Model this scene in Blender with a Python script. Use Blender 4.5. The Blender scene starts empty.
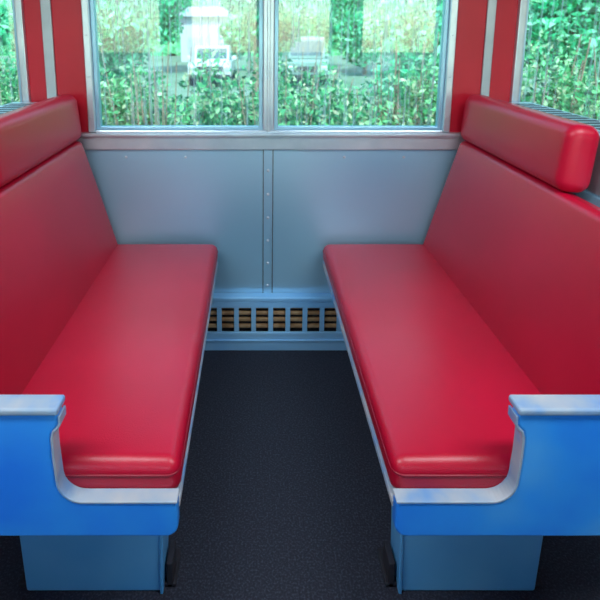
import bpy, bmesh, math, random
import numpy as np
from mathutils import Vector, Matrix
random.seed(4); rng=np.random.default_rng(4)
C=0.0625; H=1.336; WY=2.04
scn=bpy.context.scene
scn.view_settings.view_transform='Standard'
# ---------------- materials
def newmat(name):
    m=bpy.data.materials.new(name); m.use_nodes=True
    nt=m.node_tree; return m,nt,nt.nodes['Principled BSDF']
def N(nt,t,**k):
    n=nt.nodes.new(t)
    for a,b in k.items(): setattr(n,a,b)
    return n
def ramp(nt,src,stops):
    r=N(nt,'ShaderNodeValToRGB'); e=r.color_ramp.elements
    e[0].position,e[0].color=stops[0][0],(*stops[0][1],1)
    e[1].position,e[1].color=stops[-1][0],(*stops[-1][1],1)
    for p,c in stops[1:-1]:
        x=e.new(p); x.color=(*c,1)
    nt.links.new(src,r.inputs[0]); return r
def noise(nt,scale,detail=3,sc=None,rough=.5):
    tc=N(nt,'ShaderNodeTexCoord'); mp=N(nt,'ShaderNodeMapping')
    if sc: mp.inputs['Scale'].default_value=sc
    nt.links.new(tc.outputs['Object'],mp.inputs[0])
    n=N(nt,'ShaderNodeTexNoise'); n.inputs['Scale'].default_value=scale; n.inputs['Detail'].default_value=detail
    n.inputs['Roughness'].default_value=rough
    nt.links.new(mp.outputs[0],n.inputs[0]); return n
def mat(name,stops,scale=5,rough=.5,metal=0,bump=0,bscale=None,bdist=.01,sc=None,coat=0,detail=3,rvar=0,crough=.25,spec=.5,bdet=3):
    m,nt,p=newmat(name)
    if len(stops)==1: p.inputs['Base Color'].default_value=(*stops[0],1); n=None
    else:
        n=noise(nt,scale,detail,sc)
        r=ramp(nt,n.outputs['Fac'],[(0.3+0.4*i/(len(stops)-1),c) for i,c in enumerate(stops)])
        nt.links.new(r.outputs[0],p.inputs['Base Color'])
    p.inputs['Roughness'].default_value=rough; p.inputs['Metallic'].default_value=metal
    p.inputs['Specular IOR Level'].default_value=spec
    p.inputs['Coat Weight'].default_value=coat
    p.inputs['Coat Roughness'].default_value=crough
    if rvar:
        n3=noise(nt,3,2); mr=N(nt,'ShaderNodeMapRange'); mr.inputs[3].default_value=rough-rvar; mr.inputs[4].default_value=rough+rvar
        nt.links.new(n3.outputs['Fac'],mr.inputs[0]); nt.links.new(mr.outputs[0],p.inputs['Roughness'])
    if bump:
        n2=noise(nt,bscale or scale,bdet,sc); b=N(nt,'ShaderNodeBump'); b.inputs['Strength'].default_value=bump; b.inputs['Distance'].default_value=bdist
        nt.links.new(n2.outputs['Fac'],b.inputs['Height']); nt.links.new(b.outputs[0],p.inputs['Normal'])
    return m
M_RED=mat('red_vinyl',[(.44,.0008,.021),(.54,.0018,.031)],3,.38,0,.3,420,.002,coat=.25,rvar=.05,crough=.25,spec=.38)
M_PIPE=mat('red_piping',[(.26,.001,.018)],rough=.4)
M_REDP=mat('red_paint',[(.44,.003,.018),(.52,.005,.024)],4,.4)
M_STEEL=mat('brushed_steel',[(.28,.54,.71),(.36,.63,.78),(.46,.73,.86)],1.4,.30,.5,.5,1.3,.06,rvar=.04,bdet=1,detail=1)
M_ALU=mat('aluminium',[(.52,.63,.70),(.68,.76,.81)],8,.3,.7,.05,60,.002)
M_STRIP=mat('pillar_strip_metal',[(.36,.42,.46),(.46,.52,.56)],8,.35,.6)
M_BLUE=mat('sky_tinted_metal',[(.015,.24,.95),(.03,.34,.98),(.09,.46,.98)],3.5,.33,.05,.15,12,.003,coat=.3)  # sky reflection on the metal end panels, put into the blue base colour
M_PED=mat('pedestal_steel',[(.05,.32,.72),(.14,.46,.80)],3,.35,.1,.15,4,.01)
M_LIP=mat('worn_lip',[(.13,.32,.62),(.32,.43,.54),(.46,.50,.52)],12,.5,.05)
M_DARK=mat('dark_rubber',[(.01,.01,.015),(.02,.02,.03)],20,.7)
M_HEAT=mat('heater_enamel',[(.18,.50,.88),(.34,.68,.95)],3,.35,.2)
M_FIN=mat('bronze_fins',[(.28,.15,.06),(.52,.34,.18)],25,.4,.2)
M_SLOT=mat('vent_dark',[(.05,.06,.07)],rough=.5)
M_FLOOR=mat('speckled_floor',[(.006,.008,.016),(.015,.018,.032),(.055,.06,.085)],190,.65,0,.2,200,.002,detail=6)
M_CEIL=mat('ceiling_paint',[(.75,.77,.78),(.8,.82,.83)],4,.6)
M_TRUNK=mat('bark',[(.12,.10,.07),(.28,.22,.16)],12,.9,0,.6,20,.03)
M_WHITE=mat('white_car_paint',[(.42,.47,.48)],rough=.3,coat=.3)
M_CARG=mat('car_glass',[(.05,.09,.10)],rough=.08)
M_TEAL=mat('dark_car_paint',[(.14,.24,.21)],rough=.35,coat=.3)
M_TYRE=mat('tyre',[(.015,.015,.015)],rough=.8)
M_GROUND=mat('gravel_ground',[(.06,.14,.08),(.17,.26,.19)],1,.9,detail=8)
M_BLDG=mat('siding',[(.32,.37,.40),(.40,.44,.47)],6,.7,sc=(1,1,12))
M_ROOF=mat('roofing',[(.25,.28,.3),(.32,.35,.38)],6,.6)
M_HILL=mat('hill_foliage',[(.01,.10,.04),(.06,.34,.14),(.25,.62,.32)],1.6,.9,0,1,3,.6,detail=10)
def leafmat(name,cols):
    m,nt,p=newmat(name); g=N(nt,'ShaderNodeNewGeometry')
    r=ramp(nt,g.outputs['Random Per Island'],[(i/(len(cols)-1),c) for i,c in enumerate(cols)])
    nt.links.new(r.outputs[0],p.inputs['Base Color']); p.inputs['Roughness'].default_value=.4
    t=N(nt,'ShaderNodeBsdfTranslucent'); nt.links.new(r.outputs[0],t.inputs[0])
    mx=N(nt,'ShaderNodeMixShader'); mx.inputs[0].default_value=.4
    nt.links.new(p.outputs[0],mx.inputs[1]); nt.links.new(t.outputs[0],mx.inputs[2])
    nt.links.new(mx.outputs[0],nt.nodes['Material Output'].inputs[0]); return m
M_LEAF=leafmat('leaves',[(.003,.08,.04),(.01,.32,.14),(.05,.66,.30),(.45,.95,.70)])
M_BUSH=leafmat('bush_leaves',[(.01,.09,.04),(.04,.34,.13),(.18,.62,.26),(.52,.55,.38)])
def glass():
    m,nt,p=newmat('dirty_glass'); nt.nodes.remove(p)
    tr=N(nt,'ShaderNodeBsdfTransparent'); tr.inputs[0].default_value=(.76,1,.97,1)
    gl=N(nt,'ShaderNodeBsdfGlossy'); gl.inputs['Roughness'].default_value=.02
    lw=N(nt,'ShaderNodeFresnel'); lw.inputs[0].default_value=2.3
    m1=N(nt,'ShaderNodeMixShader'); nt.links.new(lw.outputs[0],m1.inputs[0]); nt.links.new(tr.outputs[0],m1.inputs[1]); nt.links.new(gl.outputs[0],m1.inputs[2])
    n=noise(nt,1,4,(85,85,2.0),.65); r=ramp(nt,n.outputs['Fac'],[(.5,(.01,)*3),(.75,(.55,)*3)])
    d=N(nt,'ShaderNodeBsdfDiffuse'); d.inputs[0].default_value=(.75,.92,.95,1)
    t2=N(nt,'ShaderNodeBsdfTranslucent'); t2.inputs[0].default_value=(.75,.95,.95,1)
    md=N(nt,'ShaderNodeMixShader'); md.inputs[0].default_value=.7; nt.links.new(d.outputs[0],md.inputs[1]); nt.links.new(t2.outputs[0],md.inputs[2])
    m2=N(nt,'ShaderNodeMixShader'); nt.links.new(r.outputs[0],m2.inputs[0]); nt.links.new(m1.outputs[0],m2.inputs[1]); nt.links.new(md.outputs[0],m2.inputs[2])
    nt.links.new(m2.outputs[0],nt.nodes['Material Output'].inputs[0]); return m
M_GLASS=glass()
def emis(name,c,s):
    m,nt,p=newmat(name); p.inputs['Emission Color'].default_value=(*c,1); p.inputs['Emission Strength'].default_value=s; return m
# ---------------- geometry helpers
def mkobj(name,verts,faces,m,parent=None,smooth=False,bevel=0,seg=2,origin=None):
    me=bpy.data.meshes.new(name); me.from_pydata([tuple(v) for v in verts],[],faces)
    bm=bmesh.new(); bm.from_mesh(me); bmesh.ops.recalc_face_normals(bm,faces=bm.faces); bm.to_mesh(me); bm.free()
    o=bpy.data.objects.new(name,me); scn.collection.objects.link(o)
    me.materials.append(m)
    if smooth:
        for p in me.polygons: p.use_smooth=True
    if bevel:
        b=o.modifiers.new('bevel','BEVEL'); b.width=bevel; b.segments=seg; b.limit_method='ANGLE'; b.angle_limit=math.radians(40)
    if parent: o.parent=parent
    return o
def empty(name):
    e=bpy.data.objects.new(name,None); scn.collection.objects.link(e); return e
BF=[(0,1,2,3),(7,6,5,4),(0,4,5,1),(1,5,6,2),(2,6,7,3),(3,7,4,0)]
def bv(x0,x1,y0,y1,z0,z1):
    return [(x0,y0,z0),(x1,y0,z0),(x1,y1,z0),(x0,y1,z0),(x0,y0,z1),(x1,y0,z1),(x1,y1,z1),(x0,y1,z1)]
def box(name,b,m,parent=None,bevel=.003,seg=2):
    return mkobj(name,bv(*b),BF,m,parent,bevel=bevel,seg=seg)
def boxes(name,bs,m,parent=None,bevel=.002):
    V=[];F=[]
    for b in bs:
        o=len(V); V+=bv(*b); F+=[tuple(i+o for i in f) for f in BF]
    return mkobj(name,V,F,m,parent,bevel=bevel)
def prism(name,poly,y0,y1,m,parent=None,bevel=.004,seg=2,fx=lambda o:o):
    n=len(poly); V=[(fx(a),y0,b) for a,b in poly]+[(fx(a),y1,b) for a,b in poly]
    F=[tuple(range(n)),tuple(range(2*n-1,n-1,-1))]+[(i,(i+1)%n,(i+1)%n+n,i+n) for i in range(n)]
    return mkobj(name,V,F,m,parent,bevel=bevel,seg=seg)
def strip(name,path,th,y0,y1,m,parent,fx):
    V=[];F=[];n=len(path)
    for i,(a,b) in enumerate(path):
        p=path[max(i-1,0)]; q=path[min(i+1,n-1)]
        dx,dz=q[0]-p[0],q[1]-p[1]; l=math.hypot(dx,dz); nx,nz=-dz/l,dx/l
        for (u,w) in ((a,b),(a+nx*th,b+nz*th)):
            V+= [(fx(u),y0,w),(fx(u),y1,w)]
    for i in range(n-1):
        k=4*i; j=k+4
        F+=[(k,k+1,j+1,j),(k+2,j+2,j+3,k+3),(k,j,j+2,k+2),(k+1,k+3,j+3,j+1)]
    F+=[(0,2,3,1),(4*n-4,4*n-3,4*n-1,4*n-2)]
    return mkobj(name,V,F,m,parent,bevel=.0015)
def cushion(name,hx,hy,th,r,crown,M,m,parent,bulge=.004):
    """padded rounded box, local z 0..th, soft crown on the top face"""
    hz=th/2; r=min(r,hz*.98)
    def ax(h,n):
        e=[h-r+r*math.tan(math.pi/4*k/6) for k in range(7)]
        mid=np.linspace(-(h-r),h-r,n)[1:-1].tolist()
        return [-v for v in e[::-1]]+mid+e
    X=ax(hx,12); Y=ax(hy,20); Z=ax(hz,4)
    nx,ny,nz=len(X),len(Y),len(Z); idx={}; V=[]; F=[]
    def vid(i,j,k):
        if (i,j,k) in idx: return idx[(i,j,k)]
        p=Vector((X[i],Y[j],Z[k]))
        c=Vector((max(-(hx-r),min(hx-r,p.x)),max(-(hy-r),min(hy-r,p.y)),max(-(hz-r),min(hz-r,p.z))))
        d=p-c
        q=c+d.normalized()*r if d.length>1e-9 else c
        fx_=max(0,1-(q.x/hx)**2); fy_=max(0,1-(q.y/hy)**2); fz_=max(0,1-(q.z/hz)**2)
        if q.z>0: q.z+=crown*(fx_**.7)*(fy_**.6)
        q.x+=bulge*fz_*(q.x/hx); q.y+=bulge*fz_*(q.y/hy)
        V.append(M@Vector((q.x,q.y,q.z+hz))); idx[(i,j,k)]=len(V)-1; return len(V)-1
    for k in (0,nz-1):
        for i in range(nx-1):
            for j in range(ny-1): F.append((vid(i,j,k),vid(i+1,j,k),vid(i+1,j+1,k),vid(i,j+1,k)))
    for j in (0,ny-1):
        for i in range(nx-1):
            for k in range(nz-1): F.append((vid(i,j,k),vid(i+1,j,k),vid(i+1,j,k+1),vid(i,j,k+1)))
    for i in (0,nx-1):
        for j in range(ny-1):
            for k in range(nz-1): F.append((vid(i,j,k),vid(i,j+1,k),vid(i,j+1,k+1),vid(i,j,k+1)))
    return mkobj(name,V,F,m,parent,smooth=True)
def seam_loop(name,hx,hy,z,R,rad,M,m,parent):
    pts=[]
    for q,(sx,sy) in enumerate(((1,1),(-1,1),(-1,-1),(1,-1))):
        for k in range(7):
            t_=math.pi/2*(q+k/6); pts.append(Vector((sx*(hx-R)+R*math.cos(t_),sy*(hy-R)+R*math.sin(t_),z)))
    n=len(pts);V=[];F=[];k=6
    for i,p in enumerate(pts):
        o=(Vector((p.x,p.y,0))-Vector((max(-(hx-R),min(hx-R,p.x)),max(-(hy-R),min(hy-R,p.y)),0))).normalized()
        for j in range(k):
            a=2*math.pi*j/k; V.append(M@(p+o*rad*math.cos(a)+Vector((0,0,rad*math.sin(a)))))
    for i in range(n):
        for j in range(k): F.append((i*k+j,i*k+(j+1)%k,((i+1)%n)*k+(j+1)%k,((i+1)%n)*k+j))
    mkobj(name,V,F,m,parent,smooth=True)
def dome(V,F,c,r,ax,seg=8):
    ax=Vector(ax); u=ax.orthogonal().normalized(); w=ax.cross(u); o=len(V)
    for j in range(3):
        a=math.pi/2*j/3
        for k in range(seg):
            t=2*math.pi*k/seg
            V.append(tuple(Vector(c)+(u*math.cos(t)+w*math.sin(t))*r*math.cos(a)+ax*r*.6*math.sin(a)))
    V.append(tuple(Vector(c)+ax*r*.6))
    for j in range(2):
        for k in range(seg): F.append((o+j*seg+k,o+j*seg+(k+1)%seg,o+(j+1)*seg+(k+1)%seg,o+(j+1)*seg+k))
    for k in range(seg): F.append((o+2*seg+k,o+2*seg+(k+1)%seg,o+3*seg))
# ---------------- room shell
XL,XR,YB=-2.7,2.85,-1.05
TOP=2.2; SILL=.94; HEAD=1.78
box('floor',(XL,XR,YB,WY+.08,-.06,0),M_FLOOR,bevel=0)
box('ceiling',(XL,XR,YB,WY+.08,TOP,TOP+.06),M_CEIL,bevel=0)
box('wall_left',(XL-.06,XL,YB,WY+.08,0,TOP),M_REDP,bevel=0)
box('wall_right',(XR,XR+.06,YB,WY+.08,0,TOP),M_REDP,bevel=0)
wb=empty('wall_back')
win=[(-2.45,-.885),(-.66,.772),(1.005,2.6)]
t=.07
box('upper_wall',(XL,XR,WY,WY+t,HEAD,TOP),M_REDP,wb,0)
pil=[(XL,-2.45),(-.885,-.66),(.772,1.005),(2.6,XR)]
boxes('pillars',[(a,b,WY,WY+t,SILL-.02,HEAD) for a,b in pil],M_REDP,wb,0)
seam=.053
box('lower_wall',(XL,XR,WY+.012,WY+t,0,SILL-.02),M_SLOT,wb,0)
px=[XL,-1.42,seam,1.53,XR]
boxes('steel_panels',[(px[i]+.002,px[i+1]-.002,WY,WY+.012,.2,SILL-.02) for i in range(4)],M_STEEL,wb,.003)
boxes('seam_strips',[(s-.018,s+.018,WY-.005,WY,.2,.872) for s in px[1:-1]],M_STEEL,wb,.002)
boxes('seam_gaps',[(s+d-.0015,s+d+.0015,WY-.003,WY+.001,.2,.872) for s in px[1:-1] for d in (-.0195,.0195)],M_SLOT,wb,0)
boxes('pillar_strips',[(.886,.920,WY-.010,WY,.93,TOP),(-.818,-.778,WY-.010,WY,.93,TOP)],M_STRIP,wb,.003)
V=[];F=[]
for s in px[1:-1]:
    for z in np.arange(.28,.87,.1): dome(V,F,(s,WY-.005,z),.0065,(0,-1,0))
for x in (-.52,-.28,.36,.60): dome(V,F,(x,WY,.835),.006,(0,-1,0))
for x in (-.646,.758):
    for z in np.arange(1.0,1.75,.16): dome(V,F,(x,WY-.02,z),.004,(0,-1,0))
mkobj('rivets',V,F,M_ALU,wb,smooth=True)
sl=empty('trim_1')
box('sill_band',(XL,XR,WY-.014,WY,.868,.925),M_ALU,sl,.003)
box('sill_ledge',(XL,XR,WY-.030,WY+.01,.922,.938),M_ALU,sl,.005,3)
# windows
def window(idx,x0,x1,y,sg,mid=None):
    w=empty('window_%d'%idx); f=.028
    yi=y-.018*sg; yo=y+.05*sg; lo,hi=min(yi,yo),max(yi,yo)
    fr=[(x0,x0+f,lo,hi,SILL,HEAD),(x1-f,x1,lo,hi,SILL,HEAD),(x0+f,x1-f,lo,hi,HEAD-f,HEAD),(x0+f,x1-f,lo,hi,SILL-.012,SILL+.008)]
    if mid is not None: fr.append((mid-.022,mid+.022,lo,hi,SILL+.008,HEAD-f))
    boxes('frame',fr,M_ALU,w,.004)
    secs=[(x0+f,x1-f)] if mid is None else [(x0+f,mid-.022),(mid+.022,x1-f)]
    g=.016; a,b=sorted((y+.0*sg,y+.03*sg)); S=[]
    for p,q in secs:
        S+=[(p,p+g,a,b,SILL+.008,HEAD-f),(q-g,q,a,b,SILL+.008,HEAD-f),(p+g,q-g,a,b,SILL+.008,SILL+.020),(p+g,q-g,a,b,HEAD-f-g,HEAD-f)]
    boxes('sash',S,M_STEEL,w,.002)
    V=[];F=[]
    for p,q in secs:
        o=len(V); yy=y+.015*sg; V+=[(p+.004,yy,SILL+.012),(q-.004,yy,SILL+.012),(q-.004,yy,HEAD-f-.004),(p+.004,yy,HEAD-f-.004)]; F.append((o,o+1,o+2,o+3))
    mkobj('glass',V,F,M_GLASS,w)
    if mid is not None:
        a,b=sorted((yi-.006*sg,yi+.002*sg))
        box('mullion_bead',(mid-.006,mid+.006,a,b,SILL,HEAD),M_ALU,w,.002)
window(1,*win[0],WY,1,-1.68); window(2,*win[1],WY,1,seam); window(3,*win[2],WY,1,1.8)
wf=empty('wall_front')
box('lower_wall',(XL,XR,YB-t,YB,0,SILL-.012),M_STEEL,wf,0)
box('upper_wall',(XL,XR,YB-t,YB,HEAD,TOP),M_REDP,wf,0)
boxes('pillars',[(a,b,YB-t,YB,SILL-.012,HEAD) for a,b in pil],M_REDP,wf,0)
window(4,*win[0],YB,-1,-1.68); window(5,*win[1],YB,-1,seam); window(6,*win[2],YB,-1,1.8)
# ---------------- heater
h=empty('baseboard_heater'); hy=2.0
box('top_cover',(XL,XR,hy-.005,WY,.222,.245),M_HEAT,h,.006,3)
box('top_rail',(XL,XR,hy,hy+.008,.195,.222),M_HEAT,h,.002)
box('kick_plate',(XL,XR,hy-.004,hy+.008,0,.085),M_HEAT,h,.003)
box('dark_cavity',(XL,XR,WY-.008,WY,0,.222),M_DARK,h,0)
xs=np.arange(XL+.02,XR-.02,.072)
boxes('grille_bars',[(x,x+.020,hy,hy+.007,.085,.195) for x in xs],M_HEAT,h,.001)
boxes('heating_fins',[(XL,XR,hy+.013,hy+.026,z,z+.015) for z in (.096,.126,.156,.184)],M_FIN,h,.003)
box('kick_ridge',(XL,XR,hy-.010,hy-.003,.045,.053),M_HEAT,h,.002)
# ---------------- benches
def arc(cx,cz,r,a0,a1,n=6):
    return [(cx+r*math.cos(math.radians(a0+(a1-a0)*i/n)),cz+r*math.sin(math.radians(a0+(a1-a0)*i/n))) for i in range(n+1)]
def bench(s):
    b=empty('train_bench_seat'); fx=lambda o:C+s*o
    yn,yf=.900,2.000; yc=(yn+yf)/2; hl=(yf-yn)/2
    off0,off1=.218,.645
    M=Matrix(((s,0,0,fx((off0+off1)/2)),(0,1,0,yc),(0,0,1,.404),(0,0,0,1)))
    cushion('seat_cushion',(off1-off0)/2,hl,.082,.024,.009,M,M_RED,b)
    seam_loop('seat_piping',(off1-off0)/2+.003,hl+.003,.054,.026,.003,M,M_PIPE,b)
    p0=Vector((.612,.462)); p1=Vector((.742,.918)); d=(p1-p0); L=d.length; d/=L; nrm=Vector((-d.y,d.x))
    cen=(p0+p1)/2; th=.075; base=cen-nrm*th
    ex=Vector((s*d.x,0,d.y)); ez=Vector((s*nrm.x,0,nrm.y)); ey=Vector((0,1,0))
    M=Matrix(((ex.x,ey.x,ez.x,fx(base.x)),(ex.y,ey.y,ez.y,yc),(ex.z,ey.z,ez.z,base.y),(0,0,0,1)))
    cushion('backrest_cushion',L/2,hl,th,.022,.010,M,M_RED,b,.001)
    yh=1.305; q0=Vector((.732,.920)); q1=Vector((.748,1.098)); d=(q1-q0); L=d.length; d/=L; nrm=Vector((-d.y,d.x))
    cen=(q0+q1)/2; th=.090; base=cen-nrm*th
    ex=Vector((s*d.x,0,d.y)); ez=Vector((s*nrm.x,0,nrm.y))
    M=Matrix(((ex.x,0,ez.x,fx(base.x)),(ex.y,1,ez.y,(yh+yf)/2),(ex.z,0,ez.z,base.y),(0,0,0,1)))
    cushion('headrest_cushion',L/2,(yf-yh)/2,th,.032,.008,M,M_RED,b,.003)
    prism('back_shell',[(.70,.40),(.838,.905),(1.0,.905),(1.0,.40)],yn+.01,yf,M_STEEL,b,.004,fx=fx)
    prism('back_shell_upper',[(.845,.905),(.845,1.065),(1.0,1.065),(1.0,.905)],yh-.014,yf,M_ALU,b,.004,fx=fx)
    xa,xb=sorted((fx(.868),fx(.985)))
    box('vent_frame',(xa,xb,yh+.03,yf-.03,1.065,1.069),M_ALU,b,.001)
    sl=[]
    for y in np.arange(yh+.05,yf-.08,.045):
        sl.append((xa+.016,xb-.016,y,y+.022,1.0685,1.0700))
    boxes('vent_slots',sl,M_SLOT,b,0)
    y0,y1=.866,.892
    zr=.425
    inner=[(.240,.346)]+arc(.240,.371,.025,-90,-180)[1:]+[(.215,zr)]
    run=[(.215,zr),(.395,zr)]+arc(.400,zr+.050,.050,-85,-5,8)+[(.453,.53),(.453,.572)]+[(.449,.586),(.441,.594),(.436,.602),(.436,.620)]
    top=[(.440,.630),(.450,.634),(.76,.634)]+arc(.76,.594,.04,70,0,4)
    poly=inner+run[1:]+top+[(.80,.386)]+arc(.76,.386,.04,-10,-90,4)
    prism('end_panel',poly,y0,y1,M_BLUE,b,.005,seg=3,fx=fx)
    strip('panel_lip',run,.005,y0-.002,y1+.004,M_LIP,b,fx)
    xa,xb=sorted((fx(.434),fx(.78)))
    box('armrest_cap',(xa,xb,y0-.005,y1+.014,.622,.637),M_LIP,b,.005,3)
    xa,xb=sorted((fx(.235),fx(.72))); box('seat_pan',(xa,xb,y1,yf,.370,.406),M_DARK,b,.003)
    xa,xb=sorted((fx(.214),fx(.236))); box('side_rail',(xa,xb,y1-.002,yf,.390,.405),M_LIP,b,.003)
    prism('pedestal',[(.278,.40),(.290,.0),(.617,.0),(.630,.40)],1.03,1.10,M_PED,b,.006,fx=fx)
    prism('pedestal_edge',[(.272,.40),(.284,.0),(.292,.0),(.280,.40)],1.024,1.105,M_PED,b,.002,fx=fx)
    xa,xb=sorted((fx(.255),fx(.64))); box('foot_bracket',(xa,xb,1.04,1.13,0,.012),M_DARK,b,.003)
    xa,xb=sorted((fx(.262),fx(.278))); box('foot_clip',(xa,xb,1.04,1.10,.0,.07),M_DARK,b,.003)
bench(-1); bench(1)
# ---------------- unseen ceiling fill lights, added for soft light inside the car
for i,x in enumerate((-.9,1.0)):
    c=empty('added_fill_light')
    box('fill_housing',(x-.65,x+.65,.35,.55,TOP-.04,TOP),M_ALU,c,.005)
    box('fill_diffuser',(x-.62,x+.62,.37,.53,TOP-.055,TOP-.04),emis('fill_glow',(.9,.95,1),3),c,.004)
    L=bpy.data.lights.new('fill_lamp','AREA'); L.shape='RECTANGLE'; L.size=1.2; L.size_y=.3; L.energy=26; L.color=(.88,.94,1)
    o=bpy.data.objects.new('fill_lamp',L); scn.collection.objects.link(o); o.location=(x,.45,TOP-.07); o.parent=c
# ---------------- outside
GZ=-1.25
ground=box('ground',(-60,60,-60,90,GZ-.2,GZ),M_GROUND,bevel=0)
def foliage(name,blobs,n,size,m,parent):
    w=np.array([b[3]*b[4]*b[5] for b in blobs]); w=w/w.sum()
    idx=rng.choice(len(blobs),n,p=w); B=np.array(blobs)[idx]
    v=rng.normal(size=(n,3)); v/=np.linalg.norm(v,axis=1)[:,None]
    r=rng.random(n)**.45
    P=B[:,:3]+v*r[:,None]*B[:,3:]
    A=rng.normal(size=(n,3)); A/=np.linalg.norm(A,axis=1)[:,None]
    D=np.cross(A,rng.normal(size=(n,3))); D/=np.linalg.norm(D,axis=1)[:,None]
    s=(size*(.6+.8*rng.random(n)))[:,None]
    Vs=np.stack([P-A*s,P+D*s*.45,P+A*s,P-D*s*.45],1).reshape(-1,3)
    Fs=np.arange(4*n).reshape(-1,4).tolist()
    me=bpy.data.meshes.new(name); me.from_pydata(Vs.tolist(),[],Fs); me.materials.append(m)
    o=bpy.data.objects.new(name,me); scn.collection.objects.link(o); o.parent=parent
def trunk(x,y,h,r,parent):
    V=[];F=[];n=10;k=8
    for j in range(k+1):
        t=j/k; rr=r*(1.25-t) if t>0 else r*1.6
        for i in range(n):
            a=2*math.pi*i/n; V.append((x+rr*math.cos(a)+.06*math.sin(3*t),y+rr*math.sin(a),GZ-.02+h*t))
    for j in range(k):
        for i in range(n): F.append((j*n+i,j*n+(i+1)%n,(j+1)*n+(i+1)%n,(j+1)*n+i))
    mkobj('trunk',V,F,M_TRUNK,parent,smooth=True)
def tree(x,y,h,w,n,size,low=.25):
    e=empty('leafy_tree'); trunk(x,y,h*.8,.10,e)
    bl=[]
    for i in range(18):
        t=low+(1-low)*i/17; rr=w*(1-.45*t)*random.uniform(.3,.85); a=random.uniform(0,6.28)
        bl.append((x+rr*math.cos(a),y+rr*math.sin(a)*.6,GZ+h*t,w*.42,w*.35,w*.34))
    foliage('leaves',bl,n,size,M_LEAF,e)
tree(-2.7,8.2,5.2,1.5,26000,.06,.12)
tree(-5.4,8.0,5.5,1.6,15000,.07)
tree(2.6,8.2,5.2,1.6,26000,.06,.12)
tree(5.6,8.0,5.5,1.6,15000,.07)
tree(.0,11.5,7,1.25,18000,.07,.36)
tree(-8.6,9,6,1.9,9000,.09); tree(8.9,9,6,1.9,9000,.09)
tree(-4.6,13,7,1.9,12000,.09,.2); tree(5.2,13.5,7,1.9,12000,.09,.2)
tree(-7.0,32,11,3.2,12000,.16,.2); tree(2.0,33,11,3.6,12000,.16,.15); tree(6.5,31,11,3.2,12000,.16,.15); tree(-.4,34,10,2.2,9000,.16,.15)
def bush(x,y,w,h,n):
    e=empty('roadside_bush'); bl=[]
    for i in range(8):
        bl.append((x+(i/7-.5)*1.1*w,y+random.uniform(-.25,.25),GZ+h*random.uniform(.45,.74),w*.3,.4,h*.28))
    bl.append((x,y,GZ+h*.3,w*.55,.4,h*.3))
    foliage('leaves',bl,n,.032,M_BUSH,e)
    V=[];F=[]
    for i in range(26):
        a=random.uniform(-.5,.5)*w; tw=random.uniform(-.3,.3)
        o=len(V); z=GZ+h*random.uniform(.7,1.06); yy=y-random.uniform(0,.3)
        V+=[(x+a*.4,yy,GZ-.01),(x+a*.4+.02,yy,GZ-.01),(x+a*.4,yy+.02,GZ-.01),(x+a+tw,yy-.1,z),(x+a+tw+.008,yy-.1,z),(x+a+tw,yy-.092,z)]
        F+=[(o,o+1,o+4,o+3),(o+1,o+2,o+5,o+4),(o+2,o,o+3,o+5),(o+3,o+4,o+5)]
    mkobj('stems',V,F,M_TRUNK,e)
for x,hh in ((-4.6,2.5),(-3.4,2.55),(-2.2,2.55),(-1.0,2.42),(.2,2.45),(1.4,2.48),(2.6,2.55),(3.8,2.5),(5.0,2.5)):
    bush(x,5.0,1.1,hh,13500)
def cyl(V,F,x,y,z,r,w,n=20):
    o=len(V)
    for sx in (-w/2,w/2):
        for i in range(n):
            a=2*math.pi*i/n; V.append((x+sx,y+r*math.cos(a),z+r*math.sin(a)))
    F.append(tuple(range(o,o+n))); F.append(tuple(range(o+2*n-1,o+n-1,-1)))
    for i in range(n): F.append((o+i,o+(i+1)%n,o+n+(i+1)%n,o+n+i))
def vehicle(name,x,y,paint,van):
    e=empty(name); hw=1.0; z=GZ
    zb=.45; hood=1.15; roof=2.3 if van else 1.85
    def px_(nm,prof,x0,x1,m,bev):
        n=len(prof); V=[(x0,y+a,z+b) for a,b in prof]+[(x1,y+a,z+b) for a,b in prof]
        F=[tuple(range(n)),tuple(range(2*n-1,n-1,-1))]+[(i,(i+1)%n,(i+1)%n+n,i+n) for i in range(n)]
        return mkobj(nm,V,F,m,e,bevel=bev)
    if van: body=[(0,zb),(0,1.2),(.1,1.3),(5.2,1.3),(5.2,zb)]; cab=[(.3,1.3),(.55,roof),(5.1,roof),(5.15,1.3)]
    else: body=[(0,zb),(0,1.05),(.15,hood),(5.2,1.2),(5.2,zb)]; cab=[(1.2,1.15),(1.9,roof),(3.1,roof),(3.3,1.15)]
    px_('body',body,x-hw,x+hw,paint,.08); px_('cab',cab,x-hw*.86,x+hw*.86,paint,.07)
    (a0,b0),(a1,b1)=cab[0],cab[1]
    ws=[(a0-.02+(a1-a0)*.15,b0+(b1-b0)*.15),(a0-.02+(a1-a0)*.85,b0+(b1-b0)*.85),(a0+.1+(a1-a0)*.85,b0+(b1-b0)*.85),(a0+.1+(a1-a0)*.15,b0+(b1-b0)*.15)]
    px_('windscreen',ws,x-hw*.74,x+hw*.74,M_CARG,.01)
    boxes('grille',[(x-.6,x+.6,y-.02,y+.03,z+.72,z+.98),(x-.95,x+.95,y-.08,y+.03,z+.45,z+.6)],M_TYRE,e,.01)
    boxes('headlights',[(x-.92,x-.64,y-.03,y+.03,z+.78,z+.98),(x+.64,x+.92,y-.03,y+.03,z+.78,z+.98)],M_ALU,e,.02)
    boxes('mirrors',[(x-1.2,x-1.0,y+1.3,y+1.4,z+1.2,z+1.4),(x+1.0,x+1.2,y+1.3,y+1.4,z+1.2,z+1.4)],paint,e,.02)
    V=[];F=[]
    for sx in (-.88,.88):
        for sy in (.95,4.2): cyl(V,F,x+sx,y+sy,z+.38,.38,.26)
    mkobj('wheels',V,F,M_TYRE,e)
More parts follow.
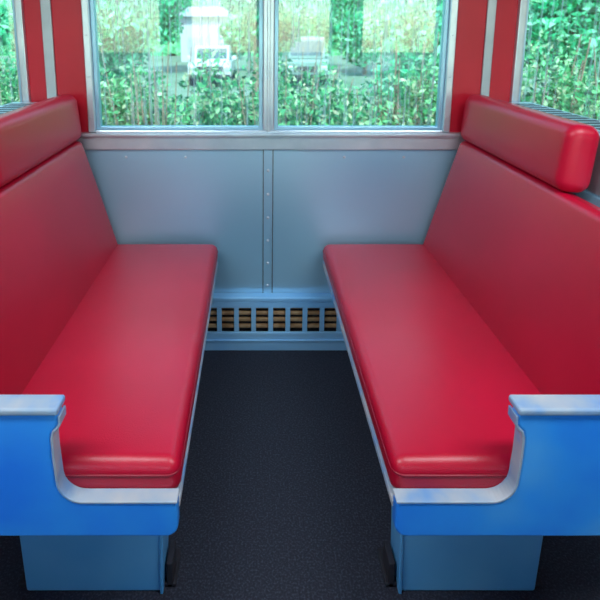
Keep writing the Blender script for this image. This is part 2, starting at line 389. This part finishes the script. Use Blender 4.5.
vehicle('pickup_truck',-2.1,24,M_WHITE,False)
vehicle('parked_van',2.4,24,M_TEAL,True)
bd=empty('roadside_building')
box('walls',(-6.2,-2.6,44,50,GZ,2.6),M_BLDG,bd,.02)
prismV=[(-6.5,43.5,2.5),(-2.3,43.5,2.5),(-2.3,50.5,2.5),(-6.5,50.5,2.5),(-6.5,47,3.4),(-2.3,47,3.4)]
mkobj('roof',prismV,[(0,1,5,4),(2,3,4,5),(0,4,3),(1,2,5),(0,3,2,1)],M_ROOF,bd)
boxes('doors',[(-5.6,-4.4,43.96,44.02,GZ+.0,.8)],M_ROOF,bd,.01)
nx,nz=90,26;V=[];F=[]
for j in range(nz):
    for i in range(nx):
        x=-60+120*i/(nx-1); tt=j/(nz-1)
        V.append((x+random.uniform(-.5,.5),55+18*tt+random.uniform(-1.5,1.5),GZ-.3+20*tt+random.uniform(-.6,.6)))
for j in range(nz-1):
    for i in range(nx-1): F.append((j*nx+i,j*nx+i+1,(j+1)*nx+i+1,(j+1)*nx+i))
mkobj('wooded_hillside',V,F,M_HILL,ground,smooth=True)
# ---------------- light
w=bpy.data.worlds.new('World'); scn.world=w; w.use_nodes=True; nt=w.node_tree
bg=nt.nodes['Background']; sk=nt.nodes.new('ShaderNodeTexSky'); sk.sky_type='NISHITA'; sk.sun_disc=False; sk.sun_elevation=math.radians(50); sk.sun_rotation=math.radians(160)
nt.links.new(sk.outputs[0],bg.inputs[0]); bg.inputs[1].default_value=.8
S=bpy.data.lights.new('sun','SUN'); S.energy=8; S.angle=math.radians(1); S.color=(1,.97,.9)
so=bpy.data.objects.new('sun',S); scn.collection.objects.link(so); so.rotation_euler=(math.radians(38),0,math.radians(-20))
# ---------------- camera
cd=bpy.data.cameras.new('camera'); cam=bpy.data.objects.new('camera',cd); scn.collection.objects.link(cam)
cd.sensor_width=36; cd.lens=31.2; cd.shift_x=.075; cd.shift_y=-.285; cd.clip_start=.02; cd.clip_end=300
cd.dof.use_dof=True; cd.dof.focus_distance=1.35; cd.dof.aperture_fstop=5.6
cam.location=(0,0,H); cam.rotation_euler=(math.radians(79.3),0,0)
scn.camera=cam
